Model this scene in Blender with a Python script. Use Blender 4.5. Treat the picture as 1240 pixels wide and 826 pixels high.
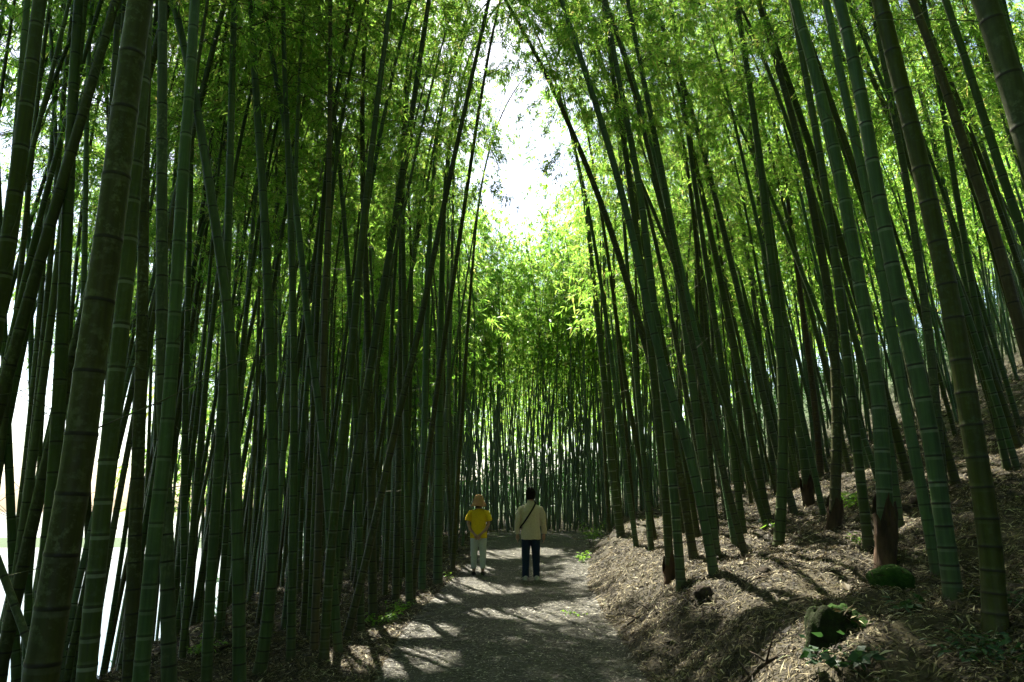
import bpy, bmesh, math, random
import numpy as np
from mathutils import Vector, Matrix, noise as mnoise

random.seed(11); RNG = np.random.default_rng(11)
for o in list(bpy.data.objects): bpy.data.objects.remove(o)
SC = bpy.context.scene
COL = SC.collection
R = math.radians

# ------------------------------------------------------------------ camera, sky, sun, exposure
EYE = 1.5; FPX = 880.0; PITCH = math.atan(196/880.0)
cam_d = bpy.data.cameras.new('camera'); cam = bpy.data.objects.new('camera', cam_d); COL.objects.link(cam)
cam.location = (0, 0, EYE); cam.rotation_euler = (R(90)+PITCH, 0, 0)
cam_d.sensor_width = 36; cam_d.lens = FPX/1240*36; cam_d.clip_start = .05; cam_d.clip_end = 6000
SC.camera = cam
SUN_AZ = R(-21); SUN_EL = R(54)                      # azimuth from +Y, negative = left
W = bpy.data.worlds.new('World'); SC.world = W; W.use_nodes = True
nt = W.node_tree; bg = nt.nodes['Background']
sky = nt.nodes.new('ShaderNodeTexSky'); sky.sky_type = 'NISHITA'; sky.sun_disc = False
sky.sun_elevation = SUN_EL; sky.sun_rotation = SUN_AZ; sky.dust_density = 2.0; sky.air_density = 1.0
nt.links.new(sky.outputs[0], bg.inputs[0]); bg.inputs[1].default_value = .085
sd = bpy.data.lights.new('sun', 'SUN'); so = bpy.data.objects.new('sun', sd); COL.objects.link(so)
sd.energy = 5.0; sd.angle = R(.5); sd.color = (1.0, .94, .80)
tosun = Vector((math.sin(SUN_AZ)*math.cos(SUN_EL), math.cos(SUN_AZ)*math.cos(SUN_EL), math.sin(SUN_EL)))
so.rotation_euler = tosun.to_track_quat('Z', 'Y').to_euler(); so.location = tosun*60
SC.view_settings.view_transform = 'Standard'; SC.view_settings.look = 'None'
SC.view_settings.exposure = 2.15; SC.view_settings.gamma = 1
SC.render.engine = 'CYCLES'
cy = SC.cycles
cy.max_bounces = 7; cy.diffuse_bounces = 4; cy.glossy_bounces = 2; cy.transmission_bounces = 5; cy.transparent_max_bounces = 4
cy.use_adaptive_sampling = True; cy.adaptive_threshold = .03; cy.sample_clamp_indirect = 4; cy.use_denoising = True; cy.caustics_reflective = False; cy.caustics_refractive = False

# ------------------------------------------------------------------ helpers
def link(o, parent=None):
    COL.objects.link(o)
    if parent is not None: o.parent = parent
    return o
def tag(o, label=None, cat=None, group=None, kind=None):
    for k, v in (('label', label), ('category', cat), ('group', group), ('kind', kind)):
        if v: o[k] = v
    return o
def empty(name, loc=(0, 0, 0), rz=0):
    o = bpy.data.objects.new(name, None); o.location = loc; o.rotation_euler = (0, 0, rz); o.empty_display_size = .2
    return link(o)
def mesh_np(name, V, F, attrs=None, smooth=True, mats=(), fmat=None):
    """V (n,3), F (m,4) or (m,3) int arrays -> mesh"""
    me = bpy.data.meshes.new(name); V = np.asarray(V, np.float32); F = np.asarray(F, np.int32)
    m, k = F.shape
    me.vertices.add(len(V)); me.vertices.foreach_set('co', V.ravel())
    me.loops.add(m*k); me.loops.foreach_set('vertex_index', F.ravel())
    me.polygons.add(m); me.polygons.foreach_set('loop_start', np.arange(m, dtype=np.int32)*k)
    me.polygons.foreach_set('use_smooth', np.full(m, smooth))
    if fmat is not None: me.polygons.foreach_set('material_index', np.asarray(fmat, np.int32))
    for an, av in (attrs or {}).items():
        a = me.attributes.new(an, 'FLOAT', 'POINT'); a.data.foreach_set('value', np.asarray(av, np.float32))
    for mt in mats: me.materials.append(mt)
    me.update(calc_edges=True)
    return me
def obj(name, me, mat=None, parent=None, loc=None):
    o = bpy.data.objects.new(name, me)
    if mat is not None and not me.materials: me.materials.append(mat)
    if loc is not None: o.location = loc
    return link(o, parent)
def sstep(t):
    t = np.clip(t, 0, 1); return t*t*(3-2*t)
def norm(a): return a/np.maximum(np.linalg.norm(a, axis=-1, keepdims=True), 1e-9)

# ------------------------------------------------------------------ materials
class NM:
    def __init__(s, name):
        s.m = bpy.data.materials.new(name); s.m.use_nodes = True; s.t = s.m.node_tree; s.t.nodes.clear()
        s.out = s.n('ShaderNodeOutputMaterial')
    def n(s, t, **kw):
        nd = s.t.nodes.new(t)
        for k, v in kw.items():
            if k.startswith('i_'):
                key = k[2:]; nd.inputs[int(key) if key.isdigit() else key.replace('_', ' ')].default_value = v
            else: setattr(nd, k, v)
        return nd
    def l(s, a, b): s.t.links.new(a, b)
    def noise(s, scale, detail=3, rough=.55, vec=None, dim='3D'):
        nd = s.n('ShaderNodeTexNoise'); nd.inputs['Scale'].default_value = scale; nd.inputs['Detail'].default_value = detail; nd.inputs['Roughness'].default_value = rough
        if vec is not None: s.l(vec, nd.inputs['Vector'])
        return nd.outputs[0]
    def ramp(s, fac, stops, interp='LINEAR'):
        nd = s.n('ShaderNodeValToRGB'); cr = nd.color_ramp; cr.interpolation = interp
        while len(cr.elements) < len(stops): cr.elements.new(.5)
        for e, (p, c) in zip(cr.elements, stops): e.position = p; e.color = (*c, 1) if len(c) == 3 else c
        s.l(fac, nd.inputs[0]); return nd.outputs[0]
    def mix(s, fac, a, b, mode='MIX'):
        nd = s.n('ShaderNodeMix', data_type='RGBA', blend_type=mode)
        for sock, v in ((nd.inputs[0], fac), (nd.inputs[6], a), (nd.inputs[7], b)):
            if hasattr(v, 'links'): s.l(v, sock)
            elif isinstance(v, (int, float)): sock.default_value = v
            else: sock.default_value = (*v, 1)
        return nd.outputs[2]
    def math(s, op, a, b=0, c=None):
        nd = s.n('ShaderNodeMath', operation=op)
        for i, v in enumerate((a, b) if c is None else (a, b, c)):
            if hasattr(v, 'links'): s.l(v, nd.inputs[i])
            else: nd.inputs[i].default_value = v
        return nd.outputs[0]
    def coord(s, which='Object', scale=(1, 1, 1)):
        tc = s.n('ShaderNodeTexCoord'); mp = s.n('ShaderNodeMapping'); mp.inputs['Scale'].default_value = scale
        s.l(tc.outputs[which], mp.inputs[0]); return mp.outputs[0]
    def bump(s, h, strength=.4, dist=.01):
        b = s.n('ShaderNodeBump'); b.inputs['Strength'].default_value = strength; b.inputs['Distance'].default_value = dist
        s.l(h, b.inputs['Height']); return b.outputs[0]
    def bsdf(s, col, rough=.7, bump=None, spec=.4):
        p = s.n('ShaderNodeBsdfPrincipled')
        for k, v in (('Base Color', col), ('Roughness', rough), ('Specular IOR Level', spec)):
            if hasattr(v, 'links'): s.l(v, p.inputs[k])
            elif k == 'Base Color': p.inputs[k].default_value = (*v, 1)
            else: p.inputs[k].default_value = v
        if bump is not None: s.l(bump, p.inputs['Normal'])
        s.l(p.outputs[0], s.out.inputs[0]); return p

def culm_mat(name, lo, hi, white, darkring, lichen, lichen_amt):
    m = NM(name)
    v = m.coord('Object', (1, 1, .25)); vv = m.coord('Object')
    oi = m.n('ShaderNodeObjectInfo')
    base = m.mix(m.ramp(m.noise(5, 4, .6, v), [(.3, (0, 0, 0)), (.7, (1, 1, 1))]), lo, hi)
    hs = m.n('ShaderNodeHueSaturation'); m.l(base, hs.inputs['Color'])
    m.l(m.math('MULTIPLY_ADD', oi.outputs['Random'], .09, .45), hs.inputs['Hue'])
    m.l(m.math('MULTIPLY_ADD', oi.outputs['Random'], .7, .65), hs.inputs['Value'])
    m.l(m.math('MULTIPLY_ADD', oi.outputs['Random'], -.35, 1.1), hs.inputs['Saturation'])
    col = hs.outputs[0]
    spots = m.ramp(m.noise(22, 5, .7, vv), [(.5, (0, 0, 0)), (.62, (1, 1, 1))])
    big = m.ramp(m.noise(1.7, 3, .6, vv), [(.42, (0, 0, 0)), (.62, (1, 1, 1))])
    col = m.mix(m.math('MULTIPLY', m.math('MULTIPLY', spots, big), lichen_amt), col, lichen)
    stre = m.ramp(m.noise(60, 2, .5, m.coord('Object', (1, 1, .02))), [(.35, (.8, .8, .8)), (.65, (1.12, 1.12, 1.12))])
    col = m.mix(1, col, stre, 'MULTIPLY')
    at = m.n('ShaderNodeAttribute', attribute_name='band')
    wb = m.math('MULTIPLY', m.math('MAXIMUM', at.outputs['Fac'], 0), m.math('MULTIPLY_ADD', m.noise(30, 2, .5, vv), .7, white-.35), )
    wb.node.use_clamp = True
    wb = m.math('MULTIPLY', wb, m.math('MULTIPLY_ADD', m.math('POWER', m.math('FRACT', m.math('MULTIPLY', oi.outputs['Random'], 7.31)), 1.5), .95, .12 if white < .9 else .5))
    wb.node.use_clamp = True
    wb = m.math('MULTIPLY', wb, m.math('MULTIPLY_ADD', m.noise(3.1, 1, .5, vv), 2.4, -.55)); wb.node.use_clamp = True
    col = m.mix(wb, col, (.26, .29, .22))
    db = m.math('MULTIPLY', m.math('MAXIMUM', m.math('MULTIPLY', at.outputs['Fac'], -1), 0), darkring); db.node.use_clamp = True
    col = m.mix(db, col, (.018, .016, .010))
    hb = m.n('ShaderNodeAttribute', attribute_name='low')
    lb = m.math('MULTIPLY', hb.outputs['Fac'], m.math('MULTIPLY_ADD', m.noise(6, 4, .7, vv), 1.6, -.2)); lb.node.use_clamp = True
    col = m.mix(lb, col, (.07, .055, .035))
    m.bsdf(col, m.math('MULTIPLY_ADD', m.noise(9, 3, .6, vv), .4, .32), m.bump(m.noise(45, 3, .6, v), .3, .004), .25)
    return m.m
M = {}
M['culm_young'] = culm_mat('culm_blue_green', (.032, .064, .016), (.066, .112, .028), .75, .6, (.11, .15, .09), .35)
M['culm_mid'] = culm_mat('culm_green', (.028, .050, .009), (.058, .090, .015), .42, .9, (.075, .10, .05), .5)
M['culm_old'] = culm_mat('culm_olive', (.028, .040, .010), (.060, .070, .018), .2, 1.0, (.13, .15, .08), .9)
M['culm_brown'] = culm_mat('culm_brown', (.05, .043, .015), (.085, .072, .026), .3, 1.0, (.12, .11, .06), .6)

M['culm_pale'] = culm_mat('culm_pale_green', (.06, .085, .035), (.10, .135, .06), .7, .8, (.15, .16, .10), .4)
def leaf_mat(name, stops, tstops, fac=.5):
    m = NM(name); g = m.n('ShaderNodeNewGeometry'); oi = m.n('ShaderNodeObjectInfo')
    rnd = m.math('FRACT', m.math('ADD', g.outputs['Random Per Island'], oi.outputs['Random']))
    d = m.n('ShaderNodeBsdfPrincipled'); d.inputs['Roughness'].default_value = .45; d.inputs['Specular IOR Level'].default_value = .35
    m.l(m.ramp(rnd, stops), d.inputs['Base Color'])
    t = m.n('ShaderNodeBsdfTranslucent'); m.l(m.ramp(rnd, tstops), t.inputs[0])
    mx = m.n('ShaderNodeMixShader'); mx.inputs[0].default_value = fac
    m.l(d.outputs[0], mx.inputs[1]); m.l(t.outputs[0], mx.inputs[2]); m.l(mx.outputs[0], m.out.inputs[0]); return m.m
M['leaf'] = leaf_mat('bamboo_leaf', [(0, (.035, .085, .015)), (.6, (.06, .125, .02)), (.93, (.10, .16, .03)), (1, (.2, .18, .06))],
                     [(0, (.17, .42, .045)), (.5, (.32, .58, .07)), (.9, (.50, .70, .12)), (1, (.62, .52, .16))], .62)
M['plant'] = leaf_mat('understorey_leaf', [(0, (.05, .12, .02)), (1, (.10, .2, .03))], [(0, (.2, .45, .03)), (1, (.38, .65, .06))], .5)
M['ivy'] = leaf_mat('ivy_leaf', [(0, (.012, .04, .012)), (1, (.03, .08, .03))], [(0, (.03, .1, .02)), (1, (.07, .16, .04))], .3)
def simple(name, c1, c2, scale=8, rough=.8, bs=.3, bd=.01, spec=.3, stretch=(1, 1, 1)):
    m = NM(name); v = m.coord('Object', stretch); f = m.noise(scale, 4, .6, v)
    m.bsdf(m.mix(m.ramp(f, [(.35, (0, 0, 0)), (.65, (1, 1, 1))]), c1, c2), rough, m.bump(m.noise(scale*4, 4, .6, v), bs, bd), spec); return m.m
M['twig'] = simple('twig', (.05, .06, .025), (.10, .10, .045), 10)
M['sheath'] = simple('dry_sheath', (.03, .019, .012), (.095, .058, .034), 9, .85, .6, .01, .2, (1, 1, .3))
M['deadwood'] = simple('dead_wood', (.10, .075, .05), (.24, .18, .12), 14, .85, .4, .006, .2, (1, 1, 1))
M['darkwood'] = simple('dark_wood', (.02, .015, .010), (.06, .045, .03), 14, .9, .8, .02, .2)
M['moss'] = simple('moss', (.010, .026, .004), (.026, .058, .009), 16, .95, .8, .012, .1)
M['stone'] = simple('pale_stone', (.28, .27, .24), (.42, .41, .37), 10, .85, .5, .01)

def litter_mat():
    m = NM('leaf_litter'); g = m.n('ShaderNodeNewGeometry')
    c = m.ramp(g.outputs['Random Per Island'], [(0, (.014, .010, .005)), (.4, (.040, .030, .014)), (.7, (.11, .085, .040)), (.9, (.24, .195, .105)), (.98, (.50, .44, .28)), (1, (.08, .11, .03))])
    d = m.n('ShaderNodeBsdfPrincipled'); d.inputs['Roughness'].default_value = .7; d.inputs['Specular IOR Level'].default_value = .3; m.l(c, d.inputs['Base Color'])
    t = m.n('ShaderNodeBsdfTranslucent'); m.l(c, t.inputs[0]); mx = m.n('ShaderNodeMixShader'); mx.inputs[0].default_value = .2
    m.l(d.outputs[0], mx.inputs[1]); m.l(t.outputs[0], mx.inputs[2]); m.l(mx.outputs[0], m.out.inputs[0]); return m.m
M['litter'] = litter_mat()
def path_litter_mat():
    m = NM('path_litter'); g = m.n('ShaderNodeNewGeometry')
    m.bsdf(m.ramp(g.outputs['Random Per Island'], [(0, (.014, .012, .008)), (.45, (.042, .038, .025)), (.75, (.10, .092, .06)), (.92, (.25, .23, .165)), (1, (.52, .49, .37))]), .6, None, .4); return m.m
M['path_litter'] = path_litter_mat()
def ground_mat(name, dark, light, amt, sc, far_green=False):
    m = NM(name); v = m.coord('Object')
    wn = m.n('ShaderNodeTexNoise'); wn.inputs['Scale'].default_value = 3; m.l(v, wn.inputs['Vector'])
    vm = m.n('ShaderNodeVectorMath', operation='MULTIPLY_ADD'); m.l(wn.outputs['Color'], vm.inputs[0]); vm.inputs[1].default_value = (.5, .5, .5); m.l(v, vm.inputs[2])
    def chips(scale, stretch):
        mp = m.n('ShaderNodeMapping'); mp.inputs['Scale'].default_value = stretch; m.l(vm.outputs[0], mp.inputs[0])
        vo = m.n('ShaderNodeTexVoronoi'); vo.inputs['Scale'].default_value = scale; m.l(mp.outputs[0], vo.inputs['Vector'])
        return vo
    a, b = chips(sc, (1, 3.5, 1)), chips(sc*1.2, (3.2, 1, 1))
    def val(vo):
        s = m.n('ShaderNodeSeparateColor'); m.l(vo.outputs['Color'], s.inputs[0]); return s.outputs[0]
    f = m.math('MAXIMUM', m.math('POWER', val(a), 2.2), m.math('POWER', val(b), 3))
    f = m.math('MULTIPLY', f, m.math('MULTIPLY_ADD', m.noise(1.1, 4, .6, v), 1.2, amt-.6)); f.node.use_clamp = True
    col = m.mix(f, dark, light)
    col = m.mix(m.ramp(m.noise(.5, 4, .6, v), [(.4, (0, 0, 0)), (.7, (1, 1, 1))]), col, tuple(x*.7 for x in light))
    if far_green:                                   # grass and scrub on the land beyond the grove
        ln = m.n('ShaderNodeVectorMath', operation='LENGTH'); m.l(v, ln.inputs[0])
        ff = m.math('MULTIPLY_ADD', ln.outputs['Value'], .06, -2.3); ff.node.use_clamp = True
        col = m.mix(ff, col, m.mix(m.noise(.8, 5, .6, v), (.02, .045, .01), (.05, .09, .02)))
    h = m.math('ADD', m.math('MULTIPLY', f, .6), m.noise(30, 4, .6, v))
    m.bsdf(col, .85, m.bump(h, .7, .02), .25); return m.m
M['ground'] = ground_mat('forest_floor', (.016, .013, .007), (.08, .066, .030), .7, 16, True)
M['path'] = ground_mat('trodden_path', (.018, .018, .013), (.10, .095, .068), .8, 30)
m = NM('lake_water'); v = m.coord('Object')
p = m.bsdf((.05, .09, .10), .12, m.bump(m.noise(.6, 4, .6, v), .3, .3), .5); M['water'] = m.m

# ------------------------------------------------------------------ terrain
def xc(y): return np.interp(y, [-5, 2, 6, 10, 14, 20, 26, 30], [.1, .08, .0, -.04, .08, .55, 1.25, 1.9])
def hw(y): return np.interp(y, [-5, 6, 10, 14, 20, 26, 30], [1.1, 1.15, 1.28, 1.3, 1.5, 2.1, 2.3])
def wob(x, y):
    return (.035*np.sin(1.9*x+.7*y+.5)*np.sin(1.3*y-.4*x+1) + .022*np.sin(4.3*x-2.1*y+2)*np.sin(3.7*y+1.3*x)
            + .011*np.sin(9.1*x+5.3*y)*np.sin(8.3*y-3.9*x+.6))
def Hbase(x, y):
    x = np.asarray(x, float); y = np.asarray(y, float)
    u = x-(xc(y)+hw(y)) + .12*np.sin(y*1.7)+.07*np.sin(y*4.1+1); v = (xc(y)-hw(y))-x
    z = .45*sstep((y-14)/12.)
    up = np.maximum(u, 0); u2 = np.minimum(up, 18)
    right = .38*sstep(up/1.05)+.24*u2+.0085*u2**2+.4*np.minimum(up-u2, 40)
    vp = np.maximum(v, 0); sh = 2.35+.13*np.maximum(0, y-8)
    e = np.maximum(vp-sh, 0); left = -.05*np.minimum(vp, sh) - .8*e*e/(e+1.0)
    left = np.maximum(left, -26)
    far = .03*np.maximum(y-34, 0)
    amp = 1+1.6*sstep(up/1.5)+1.2*sstep(vp/2)-.5*((u < 0) & (v < 0))
    return z+right+left+np.minimum(far, 9)+wob(x, y)*amp
def inpath(x, y):
    u = x-(xc(y)+hw(y)); v = (xc(y)-hw(y))-x
    return (u < 0) & (v < 0) & (y < 30)
def H(x, y): return float(Hbase(x, y))
def axis(parts):
    out = []
    for a, b, s in parts: out += list(np.arange(a, b, s))
    out.append(parts[-1][1]); return np.array(out)
def grid_mesh(name, xs, ys, f, mat):
    X, Y = np.meshgrid(xs, ys); Z = f(X, Y); V = np.stack([X, Y, Z], -1).reshape(-1, 3)
    nx = len(xs); i = np.arange(len(ys)-1)[:, None]*nx+np.arange(nx-1)[None]; i = i.ravel()
    return mesh_np(name, V, np.stack([i, i+1, i+nx+1, i+nx], 1), mats=(mat,))
xs = axis([(-300, -60, 12), (-60, -16, 1.5), (-16, -6, .4), (-6, 7, .1), (7, 16, .3), (16, 60, 1.5), (60, 300, 12)])
ys = axis([(-60, -6, 2), (-6, 2, .4), (2, 16, .1), (16, 32, .25), (32, 60, 1), (60, 400, 10)])
def Hground(X, Y):
    u = X-(xc(Y)+hw(Y)); v = (xc(Y)-hw(Y))-X; inn = np.clip(np.minimum(-u, -v)/.12, 0, 1)*(Y < 29)*(Y > -5)
    return Hbase(X, Y)-.03*inn
tag(obj('ground', grid_mesh('ground', xs, ys, Hground, M['ground'])), kind='structure')
py_ = np.arange(-4.5, 28.6, .1); nu = 34; T = np.linspace(-1, 1, nu)
Yp = np.repeat(py_[:, None], nu, 1); edge = 1+.05*np.sin(Yp*2.3)+.03*np.sin(Yp*6.1+2)
Xp = xc(Yp)+hw(Yp)*T[None]*edge
Vp = np.stack([Xp, Yp, Hbase(Xp, Yp)-.012*(np.abs(T)[None] > .97)+.004], -1).reshape(-1, 3)
i = (np.arange(len(py_)-1)[:, None]*nu+np.arange(nu-1)[None]).ravel()
tag(obj('path', mesh_np('path', Vp, np.stack([i, i+1, i+nu+1, i+nu], 1), mats=(M['path'],))), kind='structure')
me = mesh_np('lake', [(-1500, -900, -17), (-18, -900, -17), (-18, 1500, -17), (-1500, 1500, -17)], [(0, 1, 2, 3)], mats=(M['water'],))
tag(obj('lake', me), kind='structure')

# ------------------------------------------------------------------ unprojection (photo pixels are only used to measure where things stand)
CF = np.array([0, math.cos(PITCH), math.sin(PITCH)]); CU = np.array([0, -math.sin(PITCH), math.cos(PITCH)]); CR = np.array([1., 0, 0])
def ray(px, py): return CF+CR*(px-620)/FPX+CU*(413-py)/FPX
def ground_hit(px, py, tmax=60):
    d = ray(px, py); t = np.arange(1.0, tmax, .02); P = np.array([0, 0, EYE])+d[None]*t[:, None]
    below = P[:, 2] < Hbase(P[:, 0], P[:, 1]); k = int(np.argmax(below)) if below.any() else len(t)-1
    return P[k]

# ------------------------------------------------------------------ bamboo builders
def culm_mesh(name, P, r0, sides=12, brown=.0, rtaper=.88):
    """P: curve (n,3) root at [0]; r0 radius at base; returns mesh with 'band' and 'low' attributes, and the node arc positions"""
    seg = np.linalg.norm(np.diff(P, axis=0), axis=1); S = np.concatenate([[0], np.cumsum(seg)]); L = S[-1]
    s = .10; nodes = []; k = r0/.055
    while s < L-.2:
        nodes.append(s); h = s
        s += (.11+.12*min(1, h/1.6)+.12*min(1, max(0, h-1.5)/4))*(.75+.25*k)*random.uniform(.86, 1.14)
    ss, bb, rr = [-.25, 0.], [0., 0.], [1.12, 1.03]
    for q in nodes:
        for ds, b, rs in ((-.030, 0, 1), (-.024, 1, 1.0), (-.008, 1, 1.012), (-.004, -1, 1.035), (.006, -1, 1.04), (.012, .25, 1.0), (.03, 0, .985)):
            ss.append(q+ds*(.7+.3*k)); bb.append(b); rr.append(rs)
    ss.append(L); bb.append(0); rr.append(1)
    ss = np.array(ss); bb = np.array(bb); rr = np.array(rr)
    C = np.stack([np.interp(ss, S, P[:, i]) for i in range(3)], 1); C[0] = P[0]-(P[1]-P[0])/seg[0]*.25
    T_ = norm(np.gradient(C, axis=0)); U = norm(np.cross(T_, np.array([0, 1, 0.01]))); Vv = np.cross(T_, U)
    rad = r0*rr*(1-rtaper*np.clip(ss/L, 0, 1)**1.25)*(1+.12*np.exp(-np.maximum(ss, 0)/.15))
    a = np.linspace(0, 2*np.pi, sides, endpoint=False)
    V = C[:, None]+rad[:, None, None]*(np.cos(a)[None, :, None]*U[:, None]+np.sin(a)[None, :, None]*Vv[:, None])
    n = len(ss); i = (np.arange(n-1)[:, None]*sides); j = np.arange(sides)[None]; j2 = (j+1) % sides
    F = np.stack([i+j, i+j2, i+sides+j2, i+sides+j], -1).reshape(-1, 4)
    low = np.repeat(np.clip(1-ss/(.35+brown), 0, 1)*(.7+brown*.3), sides)
    return mesh_np(name, V.reshape(-1, 3), F, {'band': np.repeat(bb, sides), 'low': low}), np.array(nodes), S, L

def tubes(B, rad, sides=3):
    """B (n,k,3) polylines, rad (k,) -> V,F"""
    n, k, _ = B.shape; T_ = norm(np.gradient(B, axis=1)); U = norm(np.cross(T_, np.array([.13, .2, 1.]))); Vv = np.cross(T_, U)
    a = np.linspace(0, 2*np.pi, sides, endpoint=False); rad = np.broadcast_to(rad, (n, k))
    V = B[:, :, None]+rad[:, :, None, None]*(np.cos(a)[None, None, :, None]*U[:, :, None]+np.sin(a)[None, None, :, None]*Vv[:, :, None])
    i = (np.arange(n)[:, None, None]*k+np.arange(k-1)[None, :, None])*sides; j = np.arange(sides)[None, None]; j2 = (j+1) % sides
    F = np.stack([i+j, i+j2, i+sides+j2, i+sides+j], -1).reshape(-1, 4)
    return V.reshape(-1, 3), F
def leaves_VF(c, d, Ls, Ws, rng):
    d = norm(d); nrm = norm(rng.normal(0, .55, c.shape)+np.array([0, 0, 1.])); w = norm(np.cross(nrm, d))
    Ls = Ls[:, None]; Ws = Ws[:, None]; dz = np.array([0, 0, -1.])
    V = np.stack([c, c+d*Ls*.38+w*Ws*.5, c+d*Ls+dz*Ls*.16, c+d*Ls*.38-w*Ws*.5], 1).reshape(-1, 3)
    F = np.arange(len(c)*4).reshape(-1, 4); return V, F
def crown(P, S, L, nodes, rng, start, blen, nclus, per, leafL, leafW, dead=5, twigs=True):
    """branches + leaves along the curve from arc start*L"""
    nd = nodes[nodes > start*L]; nd = np.repeat(nd, 2)
    t = (nd-start*L)/(L-start*L); C = np.stack([np.interp(nd, S, P[:, i]) for i in range(3)], 1)
    az = rng.uniform(0, 2*np.pi, len(nd)); ln = blen*(.45+.75*np.sin(np.pi*np.clip(t*.85+.12, 0, 1)))*rng.uniform(.6, 1.2, len(nd))
    out = np.stack([np.cos(az), np.sin(az), np.zeros_like(az)], 1)
    k = 6; q = np.linspace(0, 1, k)[None, :, None]; rise = rng.uniform(.35, .85, len(nd))[:, None, None]
    B = C[:, None]+out[:, None]*ln[:, None, None]*(q*.95)+np.array([0, 0, 1.])*ln[:, None, None]*(rise*q-(.55+.2*rise)*q*q)
    B[:, 1:] += rng.normal(0, .03, B[:, 1:].shape)
    dn = rng.choice(nodes[(nodes > .12*L) & (nodes < start*L)], dead) if dead else np.array([])
    V1, F1 = tubes(B, np.linspace(.0065, .002, k))
    if dead:
        Cd = np.stack([np.interp(dn, S, P[:, i]) for i in range(3)], 1); ad = rng.uniform(0, 6.28, dead)
        od = np.stack([np.cos(ad), np.sin(ad), rng.uniform(.1, .7, dead)], 1)*rng.uniform(.25, .9, dead)[:, None]
        V2, F2 = tubes(Cd[:, None]+od[:, None]*np.linspace(0, 1, 4)[None, :, None]+rng.normal(0, .02, (dead, 4, 3))*np.linspace(0, 1, 4)[None, :, None], np.linspace(.004, .0015, 4))
        V1, F1 = np.concatenate([V1, V2]), np.concatenate([F1, F2+len(V1)])
    # leaf sprays hanging on side twigs
    nb = len(nd); ns = 6; si = np.repeat(np.arange(nb), ns); tt = rng.uniform(.15, 1, len(si))**.7*(k-1); i0 = np.minimum(tt.astype(int), k-2); fr = (tt-i0)[:, None]
    s0 = B[si, i0]*(1-fr)+B[si, i0+1]*fr; sd = norm(out[si]*.6+rng.normal(0, .6, s0.shape)+np.array([0, 0, -.1])); sl = (ln[si]*rng.uniform(.18, .42, len(si)))[:, None]
    s1 = s0+sd*sl*.55; s2 = s0+sd*sl-np.array([0, 0, 1.])*sl*.35
    if twigs:
        V3, F3 = tubes(np.stack([s0, s1, s2], 1), np.array([.0022, .0016, .001])); V1, F1 = np.concatenate([V1, V3]), np.concatenate([F1, F3+len(V1)])
    w = (ln[si]*rng.uniform(.2, 1.8, len(si))**1.5); cnt = rng.multinomial(nclus, w/w.sum()); bi = np.repeat(np.arange(len(si)), cnt)
    q2 = rng.uniform(.2, 1.05, len(bi))[:, None]; cc = s0[bi]*(1-q2)**2+2*s1[bi]*q2*(1-q2)+s2[bi]*q2**2+rng.normal(0, .045, (len(bi), 3))*(blen/1.2)
    cd = norm(sd[bi]+rng.normal(0, .45, cc.shape)+np.array([0, 0, -.5]))
    c = np.repeat(cc, per, 0)+rng.normal(0, .018, (len(cc)*per, 3)); d = norm(np.repeat(cd, per, 0)+rng.normal(0, .5, c.shape))
    Ls = leafL*rng.uniform(.6, 1.25, len(c)); Ws = leafW*rng.uniform(.7, 1.2, len(c))
    Vl, Fl = leaves_VF(c, d, Ls, Ws, rng)
    return (V1, F1), (Vl, Fl)

# openings in the canopy where the sun reaches the ground: (photo point measured on the ground, radius in m)
SPOTS = [(960, 690, .75), (985, 688, .6), (1000, 590, 1.1), (960, 585, .8), (915, 665, .5), (930, 610, .6), (560, 706, .45), (600, 714, .40), (600, 672, .6), (575, 690, .35), (495, 765, .35), (490, 800, .3),
         (655, 745, .35), (700, 738, .3), (610, 745, .25), (740, 690, .4), (775, 702, .3), (975, 790, .3), (650, 668, .5), (880, 590, .7), (1090, 640, .4), (520, 728, .3), (1180, 560, .6), (780, 640, .5), (430, 800, .25)]
SUNV = np.array(tosun); SPOT_P = np.array([ground_hit(a, b) for a, b, _ in SPOTS]); SPOT_R = np.array([r for *_, r in SPOTS])
def shaded(P):
    """mask of points NOT inside an opening"""
    x, y, z = P[:, 0]+.35*np.sin(P[:, 1]*1.3)+.25*np.sin(P[:, 2]*2.1+P[:, 1]), P[:, 1], P[:, 2]     # the canopy stays open over the far half of the path
    keep = ~((y > 14.5) & (y < 24.5) & (z > 6.3+.16*(y-14)+.5*np.sin(P[:, 0]*2.3)) & (z < 1.7+.47*y) & (x > -.045*y) & (x < .068*y))
    for c, r in zip(SPOT_P, SPOT_R):
        v = P-c; al = v@SUNV; d = np.linalg.norm(v-al[:, None]*SUNV, axis=1); keep &= ~((d < r+.02*al) & (al > 0))
    return keep
def open_leaves(Vl, Fl, W=None):
    Q = Vl.reshape(-1, 4, 3); C = Q[:, 0] if W is None else Q[:, 0]@np.array(W.to_3x3()).T+np.array(W.translation)
    Q = Q[shaded(C)]; return Q.reshape(-1, 3), np.arange(len(Q)*4).reshape(-1, 4)
def open_twigs(V1, F1, W=None, off=0):
    C = V1[F1[:, 0]]+off if W is None else V1[F1[:, 0]]@np.array(W.to_3x3()).T+np.array(W.translation)
    return F1[shaded(C)]
def crown_mesh(V1, F1, Vl, Fl):
    return mesh_np('crown', np.concatenate([V1, Vl]), np.concatenate([F1, Fl+len(V1)]), smooth=False, mats=(M['twig'], M['leaf']), fmat=np.concatenate([np.zeros(len(F1)), np.ones(len(Fl))]))
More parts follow.
